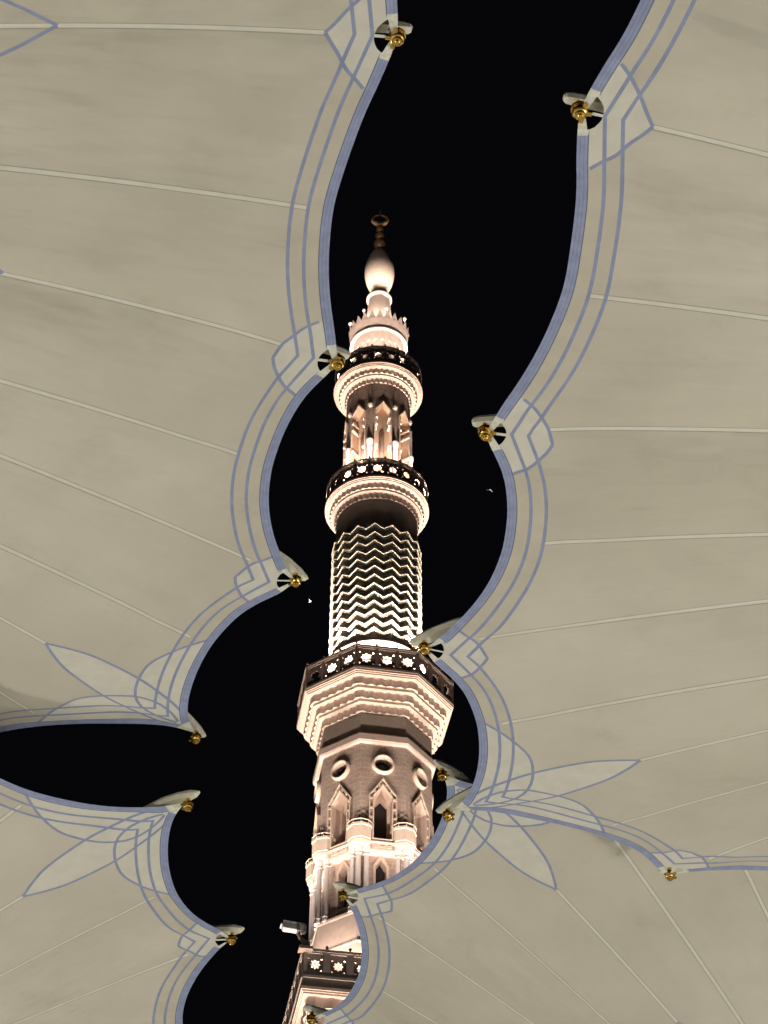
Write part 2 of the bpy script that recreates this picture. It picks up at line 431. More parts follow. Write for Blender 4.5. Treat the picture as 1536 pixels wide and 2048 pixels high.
ringfade = [disc(KN[0], .285), disc(KN[1], .285), disc(KN[2], .285), disc((11.78, 11.8), .33)]

def build_octant():
    V = []; E_ = []
    def poly(P, closed=True):
        b = len(V)
        for p in P: V.append(Vector((p[0], p[1])))
        n = len(P)
        for i in range(n if closed else n-1): E_.append((b+i, b+(i+1) % n))
    edge = S1+S2[1:]+S3[1:]
    domain = [Vector((1.5, 0))]+edge+[Vector((1.06, 1.06))]
    n_ax = 38
    bd = [Vector((1.5+(12.75-1.5)*i/n_ax, 0)) for i in range(n_ax)]+edge
    bd += [Vector((11.78+(1.06-11.78)*i/n_ax,)*2)+Vector((0, .02*(1-i/n_ax))) for i in range(1, n_ax)]+[Vector((1.06, 1.06))]
    bd = [Vector((p.x, min(p.y, p.x))) for p in bd]
    poly(bd)
    for L in stripes+bands+stitch+web+seams+seam_edges+straps+discs+panels: poly(L)
    for S in SC: poly(offset(S, .43), False)
    for a in ARMA[1:3]: poly([Vector((r*math.cos(a), r*math.sin(a))) for r in [1.6+.3*i for i in range(39)]], False)
    st = .22
    for i in range(6, 60):
        for j in range(1, 60):
            u, v = i*st, j*st-.11
            if v < u-.1 and math.hypot(u, v) > 1.6: V.append(Vector((u, v)))
    r = delaunay_2d_cdt(V, E_, [], 0, 1e-4)
    v2, f2 = r[0], r[2]
    FV = []; FM = []; seg = []
    bx = lambda L: [(min(p[0] for p in q), max(p[0] for p in q), min(p[1] for p in q), max(p[1] for p in q), q) for q in L]
    def hit(p, L): return any(a <= p[0] <= b and c <= p[1] <= d and inpoly(p, q) for a, b, c, d, q in L)
    bS, bB, bT, bSe, bSt, bD, bP, bM, bR, bW, bSE = map(bx, (stripes, bands, stitch, seams, straps, discs, panels, margins, ringfade, web, seam_edges))
    bDom = bx([bd])
    for f in f2:
        c = (v2[f[0]]+v2[f[1]]+v2[f[2]])/3
        ar = abs((v2[f[1]]-v2[f[0]]).cross(v2[f[2]]-v2[f[0]]))
        if ar < 1e-9 or not hit(c, bDom): continue
        st_ = hit(c, bSt)
        if hit(c, bD):
            if st_: m_ = 5
            else: continue
        elif hit(c, bB):
            m_ = 5 if (hit(c, bR)) else (11 if hit(c, bW) else 9)
        elif hit(c, bT): m_ = 10 if not hit(c, bR) else 1
        elif hit(c, bS): m_ = 3
        elif hit(c, bP): m_ = 1
        elif hit(c, bSe): m_ = 2
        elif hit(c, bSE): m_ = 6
        elif hit(c, bM): m_ = 4
        else: m_ = 0
        FV.append(f); FM.append(m_)
    return v2, FV, FM
v2, FV, FM = build_octant()
def octs(sel):
    """eight mirrored copies of the chosen triangles, welded"""
    key = {}; V = []; Fc = []; Mi = []
    for k in range(8):
        for f, m_ in zip(FV, FM):
            if m_ not in sel: continue
            idx = []
            for i in f:
                u, v = v2[i]
                if k & 1: u, v = v, u
                if k & 2: u = -u
                if k & 4: v = -v
                kk = (round(u, 4), round(v, 4))
                if kk not in key: key[kk] = len(V); V.append((u, v, zs(u, v)))
                idx.append(key[kk])
            if len(set(idx)) < 3: continue
            (ax, ay, _), (bx_, by, _), (cx, cy, _) = (V[i] for i in idx)
            if (bx_-ax)*(cy-ay)-(by-ay)*(cx-ax) > 0: idx.reverse()     # faces look down
            Fc.append(tuple(idx)); Mi.append(sel[m_])
    return V, Fc, Mi

def children(o): return [c for c in bpy.data.objects if c.parent is o]
def make_parasol():
    root = empty('plaza_parasol')
    V, Fc, Mi = octs({0: 0, 1: 1, 2: 2, 3: 3, 4: 4, 5: 5, 6: 6})
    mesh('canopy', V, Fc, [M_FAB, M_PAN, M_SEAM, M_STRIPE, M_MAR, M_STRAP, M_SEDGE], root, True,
         [(math.atan2(v[1], v[0])*12, math.hypot(v[0], v[1])) for v in V], Mi)
    V, Fc, Mi = octs({9: 0, 10: 1, 11: 2})
    mesh('edge_band', V, Fc, [M_BAND, M_STITCH, M_WEB], root, True, None, Mi)
    # two kinds of arm (a low boom, and a raised fin towards the corners), then copies; local x points outwards, origin at the knob
    def arm_mesh(top, bot, wd):
        mb = MB(); V = []
        for (a, b), (c, d), w_ in zip(top, bot, wd):
            V += [(a, -w_*.55, b), (a, w_*.55, b), (c+(a-c)*.5, w_, (b+d)/2), (c, w_*.8, d), (c, -w_*.8, d), (c+(a-c)*.5, -w_, (b+d)/2)]
        n = len(top); Fc = []
        for i in range(n-1):
            for k in range(6):
                q = (k+1) % 6; Fc.append((i*6+k, i*6+q, (i+1)*6+q, (i+1)*6+k))
        Fc += [tuple(range(5, -1, -1)), tuple((n-1)*6+k for k in range(6))]
        mb.add(V, Fc); return mb.build('arm', M_ARM, root, False)
    boom = arm_mesh([(-8, -1.0), (-6, -.66), (-3, -.12), (-1.3, .10), (-.4, .24), (.06, .26), (.13, .245), (.155, .21)],
                    [(-8, -1.25), (-6, -.86), (-3, -.30), (-1.3, -.05), (-.4, .10), (.06, .15), (.12, .155), (.145, .17)],
                    [.10, .10, .09, .085, .075, .058, .052, .036])
    fin = arm_mesh([(-8, -1.0), (-6, -.66), (-3, -.02), (-1.5, .19), (-.8, .29), (-.45, .30), (-.18, .27), (.04, .23), (.16, .18), (.20, .16)],
                   [(-8, -1.25), (-6, -.86), (-3, -.20), (-1.5, .05), (-.8, .14), (-.48, .16), (-.22, .15), (-.02, .12), (.12, .11), (.17, .12)],
                   [.10, .10, .09, .08, .095, .115, .11, .085, .055, .03])
    kb = MB()
    kb.lathe([(.022, -.105), (.03, -.10), (.032, -.082), (.05, -.082), (.055, -.074), (.055, -.055), (.068, -.05), (.078, -.04), (.078, -.012), (.05, -.005), (.05, .02), (.088, .025), (.088, .05), (.04, .06), (.035, .14)], 20)
    kb.box((-.12, -.022, -.03), (.0, .022, -.008)); kb.box((-.055, -.115, -.035), (-.01, .115, -.012))
    kb.tube([(-.1, -.06, .03), (.05, -.02, .06), (.08, .05, .03)], .012, 6)
    knob0 = kb.build('knob', M_GOLD, boom, False)
    knob1 = link(knob0.copy(), fin); knob1.scale = (.85, .85, .85)
    k = 0
    for s in range(4):
        for i in range(-2, 4):
            u, v = KN[abs(i)]
            if i < 0: v = -v
            a = math.atan2(v, u); rot = s*PI/2
            p = Vector((u, v, zs(u, v) if i != 3 else -.06)); p.rotate(Matrix.Rotation(rot, 3, 'Z'))
            src, kn0 = (boom, knob0) if abs(i) < 2 else (fin, knob1)
            if s == 0 and i in (-2, -1): o = src                # the originals take the first place of their kind
            else: o = link(src.copy(), root); link(kn0.copy(), o)
            o.location = p; o.rotation_euler = (0, 0, rot+a); k += 1
            if i == 3:                                          # the corner booms are slimmer
                o.scale = (1, .8, 1); children(o)[0].scale = (.85, .85/.8, .85)
    hb = MB(); hb.lathe([(.45, -4.4), (.8, -3.9), (1.25, -3.45), (1.6, -3.05), (1.5, -2.9), (.5, -2.7), (.4, -1.2), (.2, -.9)], 24)
    hb.build('hub', M_ARM, root, True).location = (0, 0, -.5)
    cb = MB(); cb.lathe([(.75, -19.2), (.75, -17.8), (.5, -17.5), (.42, -9), (.42, -5.2), (.5, -4.5)], 24)
    col = cb.build('column', M_WHITE, root, True)
    return root
def copy_tree(o, parent=None):
    c = o.copy(); link(c)
    if parent: c.parent = parent
    for ch in children(o): copy_tree(ch, c)
    return c
proto = make_parasol()
UL = {'A': 'cream plaza parasol at upper left, its scalloped edge nearest the thin spire',
      'B': 'cream plaza parasol filling the right side, overlapping the edge of another parasol below it',
      'C': 'cream plaza parasol at lower left, beyond the black leaf-shaped gap',
      'D': 'cream plaza parasol at lower right, crossing in front of the lower minaret shaft'}
allp = {}
for i, k in enumerate('ABCD'):
    allp[k] = proto if i == 0 else copy_tree(proto)
for k, o in allp.items():
    cx, cy, h, r = UMB[k]
    o.location = (cx, cy, h+EYE); o.rotation_euler = (0, 0, PSI+r)
    tag(o, UL[k], 'parasol', 'plaza parasols')
    for c_ in children(o):                                  # columns reach the floor
        if c_.name.startswith('column'):
            c_.scale = (1, 1, (h+EYE)/19.2)

# ================================================================== minaret
MIN = empty('minaret', (MX, MY, EYE), MPSI)
tag(MIN, 'tall floodlit pink stone minaret with three dark balconies and an egg-shaped spire', 'minaret')
def pc(phi, R, z): return (R*math.sin(phi), -R*math.cos(phi), z)
def octR(phi, ap, n=8):     # radius of an n-gon (apothem ap, facet centred on phi=0) at angle phi
    st = 2*PI/n; a = (phi+st/2) % st-st/2
    return ap/math.cos(a)
# ---- tiers of pleated teeth under a gallery
def cornice(name, n_sides, ap_out, ap_in, ztop, zbot, tiers, teeth, rim=.3, mats=(M_STONE, M_CREAM, M_GREY)):
    """teeth = per side for a polygon, in total for a circle (n_sides 0)"""
    mb = MB()
    if n_sides: N = n_sides*teeth*2
    else: N = teeth*2
    per = N//n_sides if n_sides else 0
    def ring(ap, z, zig=0.0, inner=False):
        out = []
        for i in range(N):
            if n_sides:
                sd = i//per; t = (i % per)/per; half = ap*math.tan(PI/n_sides)
                x = -half+2*half*t; y = -ap
                if zig and i % 2 == 0 and i % per != 0: y = -ap+zig
                if zig and i % per == 0:
                    sc_ = (ap-zig*.5)/ap; x *= sc_; y *= sc_
                a = 2*PI*sd/n_sides
                out.append((x*math.cos(a)-y*math.sin(a), x*math.sin(a)+y*math.cos(a), z))
            else:
                a = 2*PI*i/N; r = ap-(zig if i % 2 == 0 else 0)
                out.append((r*math.sin(a), -r*math.cos(a), z))
        return out
    rings = []   # (ring, material for strip going to the next)
    rings.append((ring(ap_in-.3, ztop), 1))
    rings.append((ring(ap_out, ztop), 1))
    rings.append((ring(ap_out, ztop-rim*.45), 0))
    rings.append((ring(ap_out-.06, ztop-rim*.45), 1))
    rings.append((ring(ap_out-.06, ztop-rim*.72), 0))
    rings.append((ring(ap_out-.12, ztop-rim*.72), 1))
    rings.append((ring(ap_out-.12, ztop-rim), 0))
    zt = ztop-rim; dz = (zt-zbot)/tiers; step = (ap_out-.12-ap_in)/tiers
    a_ = ap_out-.12
    for k in range(tiers):
        a2 = a_-step*.62; zg = step*.40
        zz = zt-dz*k
        rings.append((ring(a2, zz, zg), 2))                     # soffit out to the pleats, then the pleated riser
        rings.append((ring(a2, zz-dz*.72, zg), 1))              # small bright triangles under the pleats
        rings.append((ring(a2-zg-.015, zz-dz*.72), 1))
        rings.append((ring(a2-zg-.015, zz-dz), 0))
        a_ = a2-zg-.015
    rings.append((ring(ap_in-.3, zbot), 1))
    V = []; Fc = []; Mi = []; U = []
    for r_, _ in rings:
        V += r_; U += [(math.atan2(p[0], -p[1])*ap_out, math.hypot(p[0], p[1])) for p in r_]
    for j in range(len(rings)-1):
        for i in range(N):
            q = (i+1) % N
            Fc.append((j*N+i, (j+1)*N+i, (j+1)*N+q, j*N+q)); Mi.append(rings[j][1])
    mb.V, mb.F, mb.U, mb.M = V, Fc, U, Mi
    return mb.build(name, [M_SOFF, M_CREAM, M_STONE], MIN)
def soffit_mat():
    mt, nt, p = nodes('carved_soffit')
    tc = nt.nodes.new('ShaderNodeTexCoord'); mp = nt.nodes.new('ShaderNodeMapping')
    mp.inputs['Rotation'].default_value = (0, 0, PI/4); mp.inputs['Scale'].default_value = (4.4, 4.4, 4.4)
    ck = nt.nodes.new('ShaderNodeTexBrick'); ck.offset = 0
    ck.inputs['Color1'].default_value = (.62, .49, .41, 1); ck.inputs['Color2'].default_value = (.57, .44, .37, 1); ck.inputs['Mortar'].default_value = (.42, .32, .27, 1)
    ck.inputs['Mortar Size'].default_value = .035; ck.inputs['Brick Width'].default_value = 1; ck.inputs['Row Height'].default_value = 1; ck.inputs['Scale'].default_value = 1
    nt.links.new(tc.outputs['UV'], mp.inputs['Vector']); nt.links.new(mp.outputs[0], ck.inputs['Vector'])
    nt.links.new(ck.outputs['Color'], p.inputs['Base Color']); p.inputs['Roughness'].default_value = .8
    b = nt.nodes.new('ShaderNodeBump'); b.inputs['Strength'].default_value = .5; b.inputs['Distance'].default_value = .03; b.invert = True
    nt.links.new(ck.outputs['Fac'], b.inputs['Height']); nt.links.new(b.outputs['Normal'], p.inputs['Normal'])
    return mt
M_SOFF = soffit_mat()
# ---- plane panel with holes
def panel(outer, holes, extra=(), keep_inside=True):
    V = []; E_ = []
    for P in [outer]+list(holes):
        b = len(V); V += [Vector(p) for p in P]
        E_ += [(b+i, b+(i+1) % len(P)) for i in range(len(P))]
    V += [Vector(p) for p in extra]
    r = delaunay_2d_cdt(V, E_, [], 0, 1e-5)
    out = []
    for f in r[2]:
        c = (r[0][f[0]]+r[0][f[1]]+r[0][f[2]])/3
        if inpoly(c, outer) and not any(inpoly(c, h) for h in holes):
            a, b, c2 = (r[0][i] for i in f)
            if (b-a).cross(c2-a) < 0: f = f[::-1]
            out.append(tuple(f))
    return r[0], out
def extrude(mb, P, y0, y1, fn, mi=0):
    """walls of polygon P (x,z) from depth y0 to y1"""
    n = len(P)
    V = [fn(p[0], y0, p[1]) for p in P]+[fn(p[0], y1, p[1]) for p in P]
    U = [(p[0], p[1]) for p in P]*2
    mb.add(V, [(i, (i+1) % n, n+(i+1) % n, n+i) for i in range(n)], U, mi)
def plate(mb, outer, holes, y, fn, extra=(), mi=0, uo=0.0):
    v, f = panel(outer, holes, extra)
    mb.add([fn(p[0], y, p[1]) for p in v], f, [(p[0]+uo, p[1]) for p in v], mi)
def solid(mb, outer, holes, y0, y1, fn, extra=(), mi=0):
    plate(mb, outer, holes, y0, fn, extra, mi); plate(mb, outer, holes, y1, fn, extra, mi)
    extrude(mb, outer, y0, y1, fn, mi)
    for h in holes: extrude(mb, h, y0, y1, fn, mi)
def circ(cx, cz, r, n=16): return [(cx+r*math.cos(2*PI*i/n), cz+r*math.sin(2*PI*i/n)) for i in range(n)]
def rosette(cx, cz, r, lobes=8):
    n = lobes*6
    return [(cx+r*(.86+.14*math.cos(lobes*2*PI*i/n))*math.cos(2*PI*i/n), cz+r*(.86+.14*math.cos(lobes*2*PI*i/n))*math.sin(2*PI*i/n)) for i in range(n)]
def offpoly(P, d):
    """offset a convex-ish closed polygon outward"""
    n = len(P); out = []
    A = sum(P[i][0]*P[(i+1) % n][1]-P[(i+1) % n][0]*P[i][1] for i in range(n))
    s = 1 if A > 0 else -1
    for i in range(n):
        p0, p1, p2 = Vector(P[i-1]), Vector(P[i]), Vector(P[(i+1) % n])
        a = (p1-p0).normalized(); b = (p2-p1).normalized()
        na = Vector((a.y, -a.x))*s; nb = Vector((b.y, -b.x))*s
        bi = (na+nb); bi = bi/max(.2, bi.length_squared)*2
        out.append(tuple(p1+bi*d))
    return out
def facet(n, k, ap):
    a = 2*PI*k/n
    def fn(x, y, z):           # x to the right seen from outside, y outward depth beyond ap
        X, Y = x, -(ap+y)
        return (X*math.cos(a)-Y*math.sin(a), X*math.sin(a)+Y*math.cos(a), z)
    return fn
def curved(phi0, R):
    def fn(x, y, z):
        return pc(phi0+x/R, R+y, z)
    return fn

# ---- parapets
def parapet(fns, W, z0, H, mullion=.16, th=.11, sub=1, mats=None):
    root = MB()
    for fn in fns:
        out = []
        nseg = sub
        xs = [-W/2+W*i/nseg for i in range(nseg+1)]
        outer = [(x, z0+.14) for x in xs]+[(x, z0+H-.14) for x in xs[::-1]]
        r = min(W*.5-mullion*.6, (H-.28)*.5)*.72
        cz = z0+H*.5
        q = min(W/2-mullion/2-.05, (H-.28)/2-.05)*.88
        holes = [rosette(0, cz, r)]+[circ(sx*q, cz+sz*q, .052, 10) for sx in (-1, 1) for sz in (-1, 1)]
        ex = [(x, z) for x in xs[1:-1] for z in (z0+.2, z0+H-.2)]
        solid(root, outer, holes, -th*.5, 0, fn, ex)
        # square moulded surround, mullions, top and bottom rail
        for sx in (-1, 1):
            root.box((sx*W/2-(mullion/2 if sx > 0 else 0), -th, z0+.14), (sx*W/2+(0 if sx > 0 else mullion/2), .06, z0+H-.14), fn)
        for a, b, pr, q_ in ((z0, z0+.14, .08, 0), (z0+H-.14, z0+H-.05, .06, 1), (z0+H-.05, z0+H+.08, .10, 0)):
            for i in range(nseg): root.box((xs[i], -th-.02, a), (xs[i+1], pr, b), fn, q_)
    o = root.build('parapet', mats or [M_RAIL, M_RAIL], MIN)
    fb = MB(); fb.lathe([(.055, 0), (.03, .04), (.025, .09), (.07, .15), (.075, .19), (.05, .24), (.015, .28)], 10)
    f0 = None
    for fn in fns:
        p = fn(-W/2, 0, z0+H+.06)
        if f0 is None: f0 = fb.build('finial', M_RAIL, o, True); f = f0
        else: f = link(f0.copy(), o)
        f.location = p
    return o
n2 = 20
parapet([curved(2*PI*(k+.5)/n2, 2.66) for k in range(n2)], 2*PI*2.66/n2, 93.95, 1.38, sub=4)
parapet([curved(2*PI*(k+.5)/n2, 2.96) for k in range(n2)], 2*PI*2.96/n2, 83.72, 1.38, sub=4)
AO = 3.98
def shifted(fn, dx): return lambda x, y, z: fn(x+dx, y, z)
sw = 2*AO*math.tan(PI/8)
parapet([shifted(facet(8, k, AO), dx) for k in range(8) for dx in (-sw/3, 0, sw/3)], sw/3, 68.32, 1.5)
AS = 3.86
parapet([shifted(facet(4, k, AS), (j-3)*2*AS/7) for k in range(4) for j in range(7)], 2*AS/7, 49.60, 1.45, mullion=.34, mats=[M_RAIL2, M_STONE])

# ---- cornices (galleries' undersides and floors)
cornice('top_cornice', 0, 2.80, 1.99, 93.95, 92.66, 2, 44)
cornice('drum_cornice', 0, 3.10, 2.43, 83.72, 82.32, 2, 48)
cornice('octagon_cornice', 8, AO+.05, 2.93, 68.32, 66.10, 3, 6)
cornice('square_cornice', 4, AS+.06, 2.9, 49.15, 46.6, 3, 9, rim=.34)
mb = MB(); s4 = math.sqrt(2)
mb.lathe([((AS-.02)*s4, 49.15), ((AS-.02)*s4, 49.6)], 4, a0=PI/4)
mb.build('gallery_slab', M_GREY, MIN)

# ---- square shaft down to the ground
mb = MB(); mb.lathe([(2.95*s4, -EYE), (2.95*s4, 46.62)], 4, a0=PI/4)
mb.build('square_shaft', M_ASHL, MIN)

# ---- octagonal shaft: flared base, lower tier with columns, upper tier with windows
A8 = 2.88; RC = A8/math.cos(PI/8)
mb = MB()
def oct_lathe(mb, prof, mi=0): mb.lathe([(a/math.cos(PI/8), z) for a, z in prof], 8, a0=PI/8, mi=mi)
oct_lathe(mb, [(3.08, 49.55), (3.04, 50.6), (3.08, 50.66), (3.08, 50.74), (3.02, 50.78), (2.98, 52.3), (3.02, 52.36), (3.02, 52.44), (2.96, 52.48), (2.92, 54.0), (2.96, 54.08), (2.96, 54.2), (2.4, 54.22)])
mb.build('flared_base', M_STONE, MIN)
def pointed(w_, z0, zsh, zap): return [(-w_, z0), (w_, z0), (w_, zsh), (w_*.42, zsh+(zap-zsh)*.55), (0, zap), (-w_*.42, zsh+(zap-zsh)*.55), (-w_, zsh)]
hw = A8*math.tan(PI/8); WZ0, WSH, WAP = 58.35, 60.92, 61.62
ZT, ZM, ZL = 64.25, 57.75, 54.0
shaft = MB(); rev = MB(); low = MB()
AL = 2.46; hl = AL*math.tan(PI/8)
for k in range(8):
    fn = facet(8, k, A8)
    win = pointed(.47, WZ0, WSH, WAP)
    oc = circ(0, 62.95, .46, 28)
    plate(shaft, [(-hw, ZM), (hw, ZM), (hw, ZT), (-hw, ZT)], [win, oc], 0, fn, uo=k*.37)
    fl = facet(8, k, AL)
    lw = pointed(.27, 54.9, 57.0, 57.45)
    plate(low, [(-hl, ZL), (hl, ZL), (hl, ZM+.05), (-hl, ZM+.05)], [lw], 0, fl, uo=k*.41)
    extrude(low, lw, 0, -.5, fl)
shaft.build('octagon_wall', M_BRICK, MIN)
low.build('lower_wall', M_BRICK, MIN)
mb = MB(); oct_lathe(mb, [(2.0, ZL), (2.0, 64.0)]); mb.build('stair_core', M_DARK, MIN)
mb = MB(); oct_lathe(mb, [(AL-.1, ZM-.12), (A8-.0, ZM-.12), (A8+.03, ZM-.02), (A8+.03, ZM+.08), (A8-.05, ZM+.1)]); mb.build('string_course', M_CREAM, MIN)
mb = MB(); oct_lathe(mb, [(2.7, ZT-.02), (3.04, ZT), (3.10, ZT+.12), (3.10, ZT+.48), (3.02, ZT+.6), (2.8, ZT+.62)]); mb.build('shaft_moulding', M_STONE, MIN)
mb = MB(); oct_lathe(mb, [(2.9, ZT+.6), (2.9, 66.15)]); mb.build('shaft_frieze', M_GREY, MIN)
# window: frame, reveal, inner recess, sash
for k in range(8):
    fn = facet(8, k, A8)
    win = pointed(.47, WZ0, WSH, WAP); inn = pointed(.33, WZ0, WSH-.1, WAP-.42)
    wb = MB()
    extrude(wb, win, .0, -.62, fn); plate(wb, win, [inn], -.62, fn); extrude(wb, inn, -.62, -.95, fn)
    w_o = wb.build('window', M_STONE, MIN)
    fb = MB()
    for d0, d1, pr in ((.0, .055, .13), (.185, .25, .16)):
        o_ = offpoly(win, d1); i_ = offpoly(win, d0)
        solid(fb, o_, [i_], .0, pr, fn)
    for t in (.28, .5, .72, .95):
        for sx in (-1, 1):
            z = WZ0+(WSH-WZ0)*t
            fb.box((sx*.59-.07, 0, z-.045), (sx*.59+.07, .12, z+.045), fn)
    for sx in (-1, 1):
        for t in (.25, .75):
            x = sx*.56*t; z = WAP+.12-(WAP-WSH)*t*.95
            fb.box((x-.05, 0, z-.05), (x+.05, .12, z+.09), fn)
    fb.build('frame', M_CREAM, w_o)
    pb = MB(); plate(pb, inn, [], -.95, fn); pb.build('pane', M_WOOD, w_o)
    sb = MB(); pr = [(-.33, -.90, WZ0+.72), (.33, -.86, WZ0+.80)]
    sb.box((-.33, -.94, WZ0+.72), (.33, -.88, WZ0+.80), fn); sb.box((-.03, -.94, WZ0), (.03, -.9, WZ0+.72), fn)
    sb.build('glazing_bar', M_WOOD, w_o)
    # carved apron panel under the window
    ab = MB(); pl = [(-.5, 57.86), (.5, 57.86), (.5, 58.3), (-.5, 58.3)]
    solid(ab, pl, [rosette(0, 58.08, .15), circ(-.34, 58.08, .08, 8), circ(.34, 58.08, .08, 8)], .0, .05, fn)
    ab.build('apron_panel', M_STONE, MIN)
    # oculus
    ob = MB(); V = []; n = 32
    pts = [(.42, -.35), (.42, .12), (.46, .2), (.52, .22), (.575, .18), (.60, .08), (.60, 0)]
    V = []; Fc = []
    for r_, y in pts:
        for i in range(n): V.append(fn(r_*math.cos(2*PI*i/n), y, 62.95+r_*math.sin(2*PI*i/n)))
    for j in range(len(pts)-1):
        for i in range(n): q = (i+1) % n; Fc.append((j*n+i, j*n+q, (j+1)*n+q, (j+1)*n+i))
    ob.add(V, Fc); oo = ob.build('oculus', M_CREAM, MIN, True)
    gb = MB(); plate(gb, circ(0, 62.95, .44, 28), [], -.34, fn); gb.build('pane', M_DARK, oo)
    # lower pointed window frame
    fl = facet(8, k, AL); lw = pointed(.27, 54.9, 57.0, 57.45)
    lb = MB(); solid(lb, offpoly(lw, .15), [lw], 0, .08, fl); lo = lb.build('lower_window', M_STONE, MIN)
    db = MB(); plate(db, lw, [], -.49, fl); db.build('pane', M_DARK, lo)
    # corner block on three columns
    pv = (2*k+1)*PI/8
    Rv = RC-.26
    ctr = pc(pv, Rv, 0)[:2]
    cb = MB()
    cb.lathe([(.50, 57.86), (.58, 57.95), (.62, 58.1), (.62, 58.2), (.66, 58.22), (.66, 58.9), (.70, 58.94), (.70, 59.06), (.3, 59.1)], 8, ctr, a0=pv+PI/8)
    bo = cb.build('corner_block', M_CREAM, MIN)
    rb = MB()                                            # little open cresting
    rr = [(.68*math.sin(pv+a)+ctr[0], -.68*math.cos(pv+a)+ctr[1], 59.24) for a in (-1.6, -.9, -.3, .3, .9, 1.6)]
    rb.tube(rr, .028, 6)
    for p in rr[::1]: rb.tube([(p[0], p[1], 59.04), p], .022, 6)
    rb.build('cresting', M_CREAM, bo)
    for j, (dl, dr) in enumerate(((-.36, -.02), (0, .2), (.36, -.02))):
        lat = Vector((math.cos(pv), math.sin(pv))); rad = Vector((math.sin(pv), -math.cos(pv)))
        p = rad*(RC-.17+dr)+lat*dl
        kb = MB(); kb.lathe([(.19, 54.15), (.19, 54.3), (.155, 54.37), (.18, 54.45), (.135, 54.53), (.12, 57.35), (.15, 57.37), (.15, 57.43), (.125, 57.45), (.15, 57.58), (.2, 57.72), (.2, 57.92)], 16, (p.x, p.y))
        kb.build('column', M_WHITE, MIN, True)

# ---- chevron drum
mb = MB(); mb.lathe([(2.75, 69.9), (2.72, 71.1), (2.78, 71.25), (2.78, 71.42), (2.5, 71.5)], 64); mb.lathe([(2.95, 68.4), (2.95, 69.9), (2.75, 69.92)], 64)
mb.build('drum_plinth', M_STONE, MIN, False)
mb = MB(); mb.lathe([(2.44, 71.4), (2.42, 80.3)], 64); mb.build('drum_wall', M_CHEV, MIN, True)
mb = MB(); mb.lathe([(2.42, 80.3), (2.41, 82.4)], 64); mb.build('drum_band', M_GREY, MIN, True)
V = []; Fc = []; U = []; NP = 32; AMP = .20; PITCHZ = .652
prof = [(2.40, 71.3)]
for b in range(13):
    z = 72.15+b*PITCHZ
    prof += [(2.40, z), (2.53, z+.005), (2.53, z+.11), (2.625, z+.115), (2.625, z+.17), (2.40, z+.27)]

for r_, z in prof:
    for i in range(NP):
        a = 2*PI*i/NP; s_ = 1 if i % 2 else -1
        zz = z+AMP*s_ if 71.9 < z else z
        V.append(pc(a, r_, zz)); U.append((a*r_, z))
for j in range(len(prof)-1):
    for i in range(NP):
        q = (i+1) % NP; Fc.append((j*NP+i, j*NP+q, (j+1)*NP+q, (j+1)*NP+i))
mb = MB(); mb.add(V, Fc, U); mb.build('chevron_drum', M_CHEV, MIN)

# ---- niche drum between the two round galleries
RN = 1.97
wallb = MB(); W8 = 2*PI*RN/8
NW = pointed(.47, 84.6, 90.35, 91.1)
for k in range(8):
    ph = 2*PI*k/8
    fn = curved(ph, RN)
    xs = [-W8/2+W8*i/8 for i in range(9)]
    outer = [(x, 84.0) for x in xs]+[(x, 92.8) for x in xs[::-1]]
    ex = [(x, 84+.55*j) for x in xs[1:-1] for j in range(1, 16)]
    ex = [e for e in ex if not inpoly(e, offpoly(NW, .06))]
    plate(wallb, outer, [NW], 0, fn, ex, uo=k*.6)
wallb.build('niche_drum', M_STRIP, MIN)
for k in range(8):
    ph = 2*PI*k/8; fn = curved(ph, RN); ft = facet(8, k, RN)
    nb = MB(); extrude(nb, NW, .0, -.5, ft); plate(nb, NW, [], -.5, ft)
    no = nb.build('niche', M_NICHE, MIN)
    fb = MB(); solid(fb, offpoly(NW, .07), [NW], -.02, .07, ft)
    for z in (89.75, 89.15, 87.35):                      # stepped bars on both jambs
        for sx in (-1, 1):
            x0, x1 = sorted((sx*.33, sx*.455)); fb.box((x0, -.48, z-.1), (x1, .10, z+.06), ft)
    fb.build('frame', M_CREAM, no)
    hb = MB(); hb.lathe([(.17, 84.6), (.17, 88.7), (.12, 88.8), (.03, 89.0)], 12, pc(ph, RN-.5, 0)[:2])
    hb.build('niche_shaft', M_STONE, no, True)
    pv = ph+PI/8
    kb = MB(); p = pc(pv, RN+.06, 0)[:2]
    kb.lathe([(.2, 84.3), (.15, 84.5), (.145, 87.0), (.165, 87.05), (.15, 87.12), (.16, 87.3), (.215, 87.55), (.215, 87.75)], 14, p)
    kb.build('column', M_WHITE, MIN, True)
    bb = MB(); p = pc(pv, RN+.03, 0)[:2]
    bb.lathe([(.02, 90.65), (.12, 90.72), (.17, 90.85), (.15, 90.98), (.06, 91.05), (.05, 92.3)], 14, p)
    bb.build('boss', M_CREAM, MIN, True)

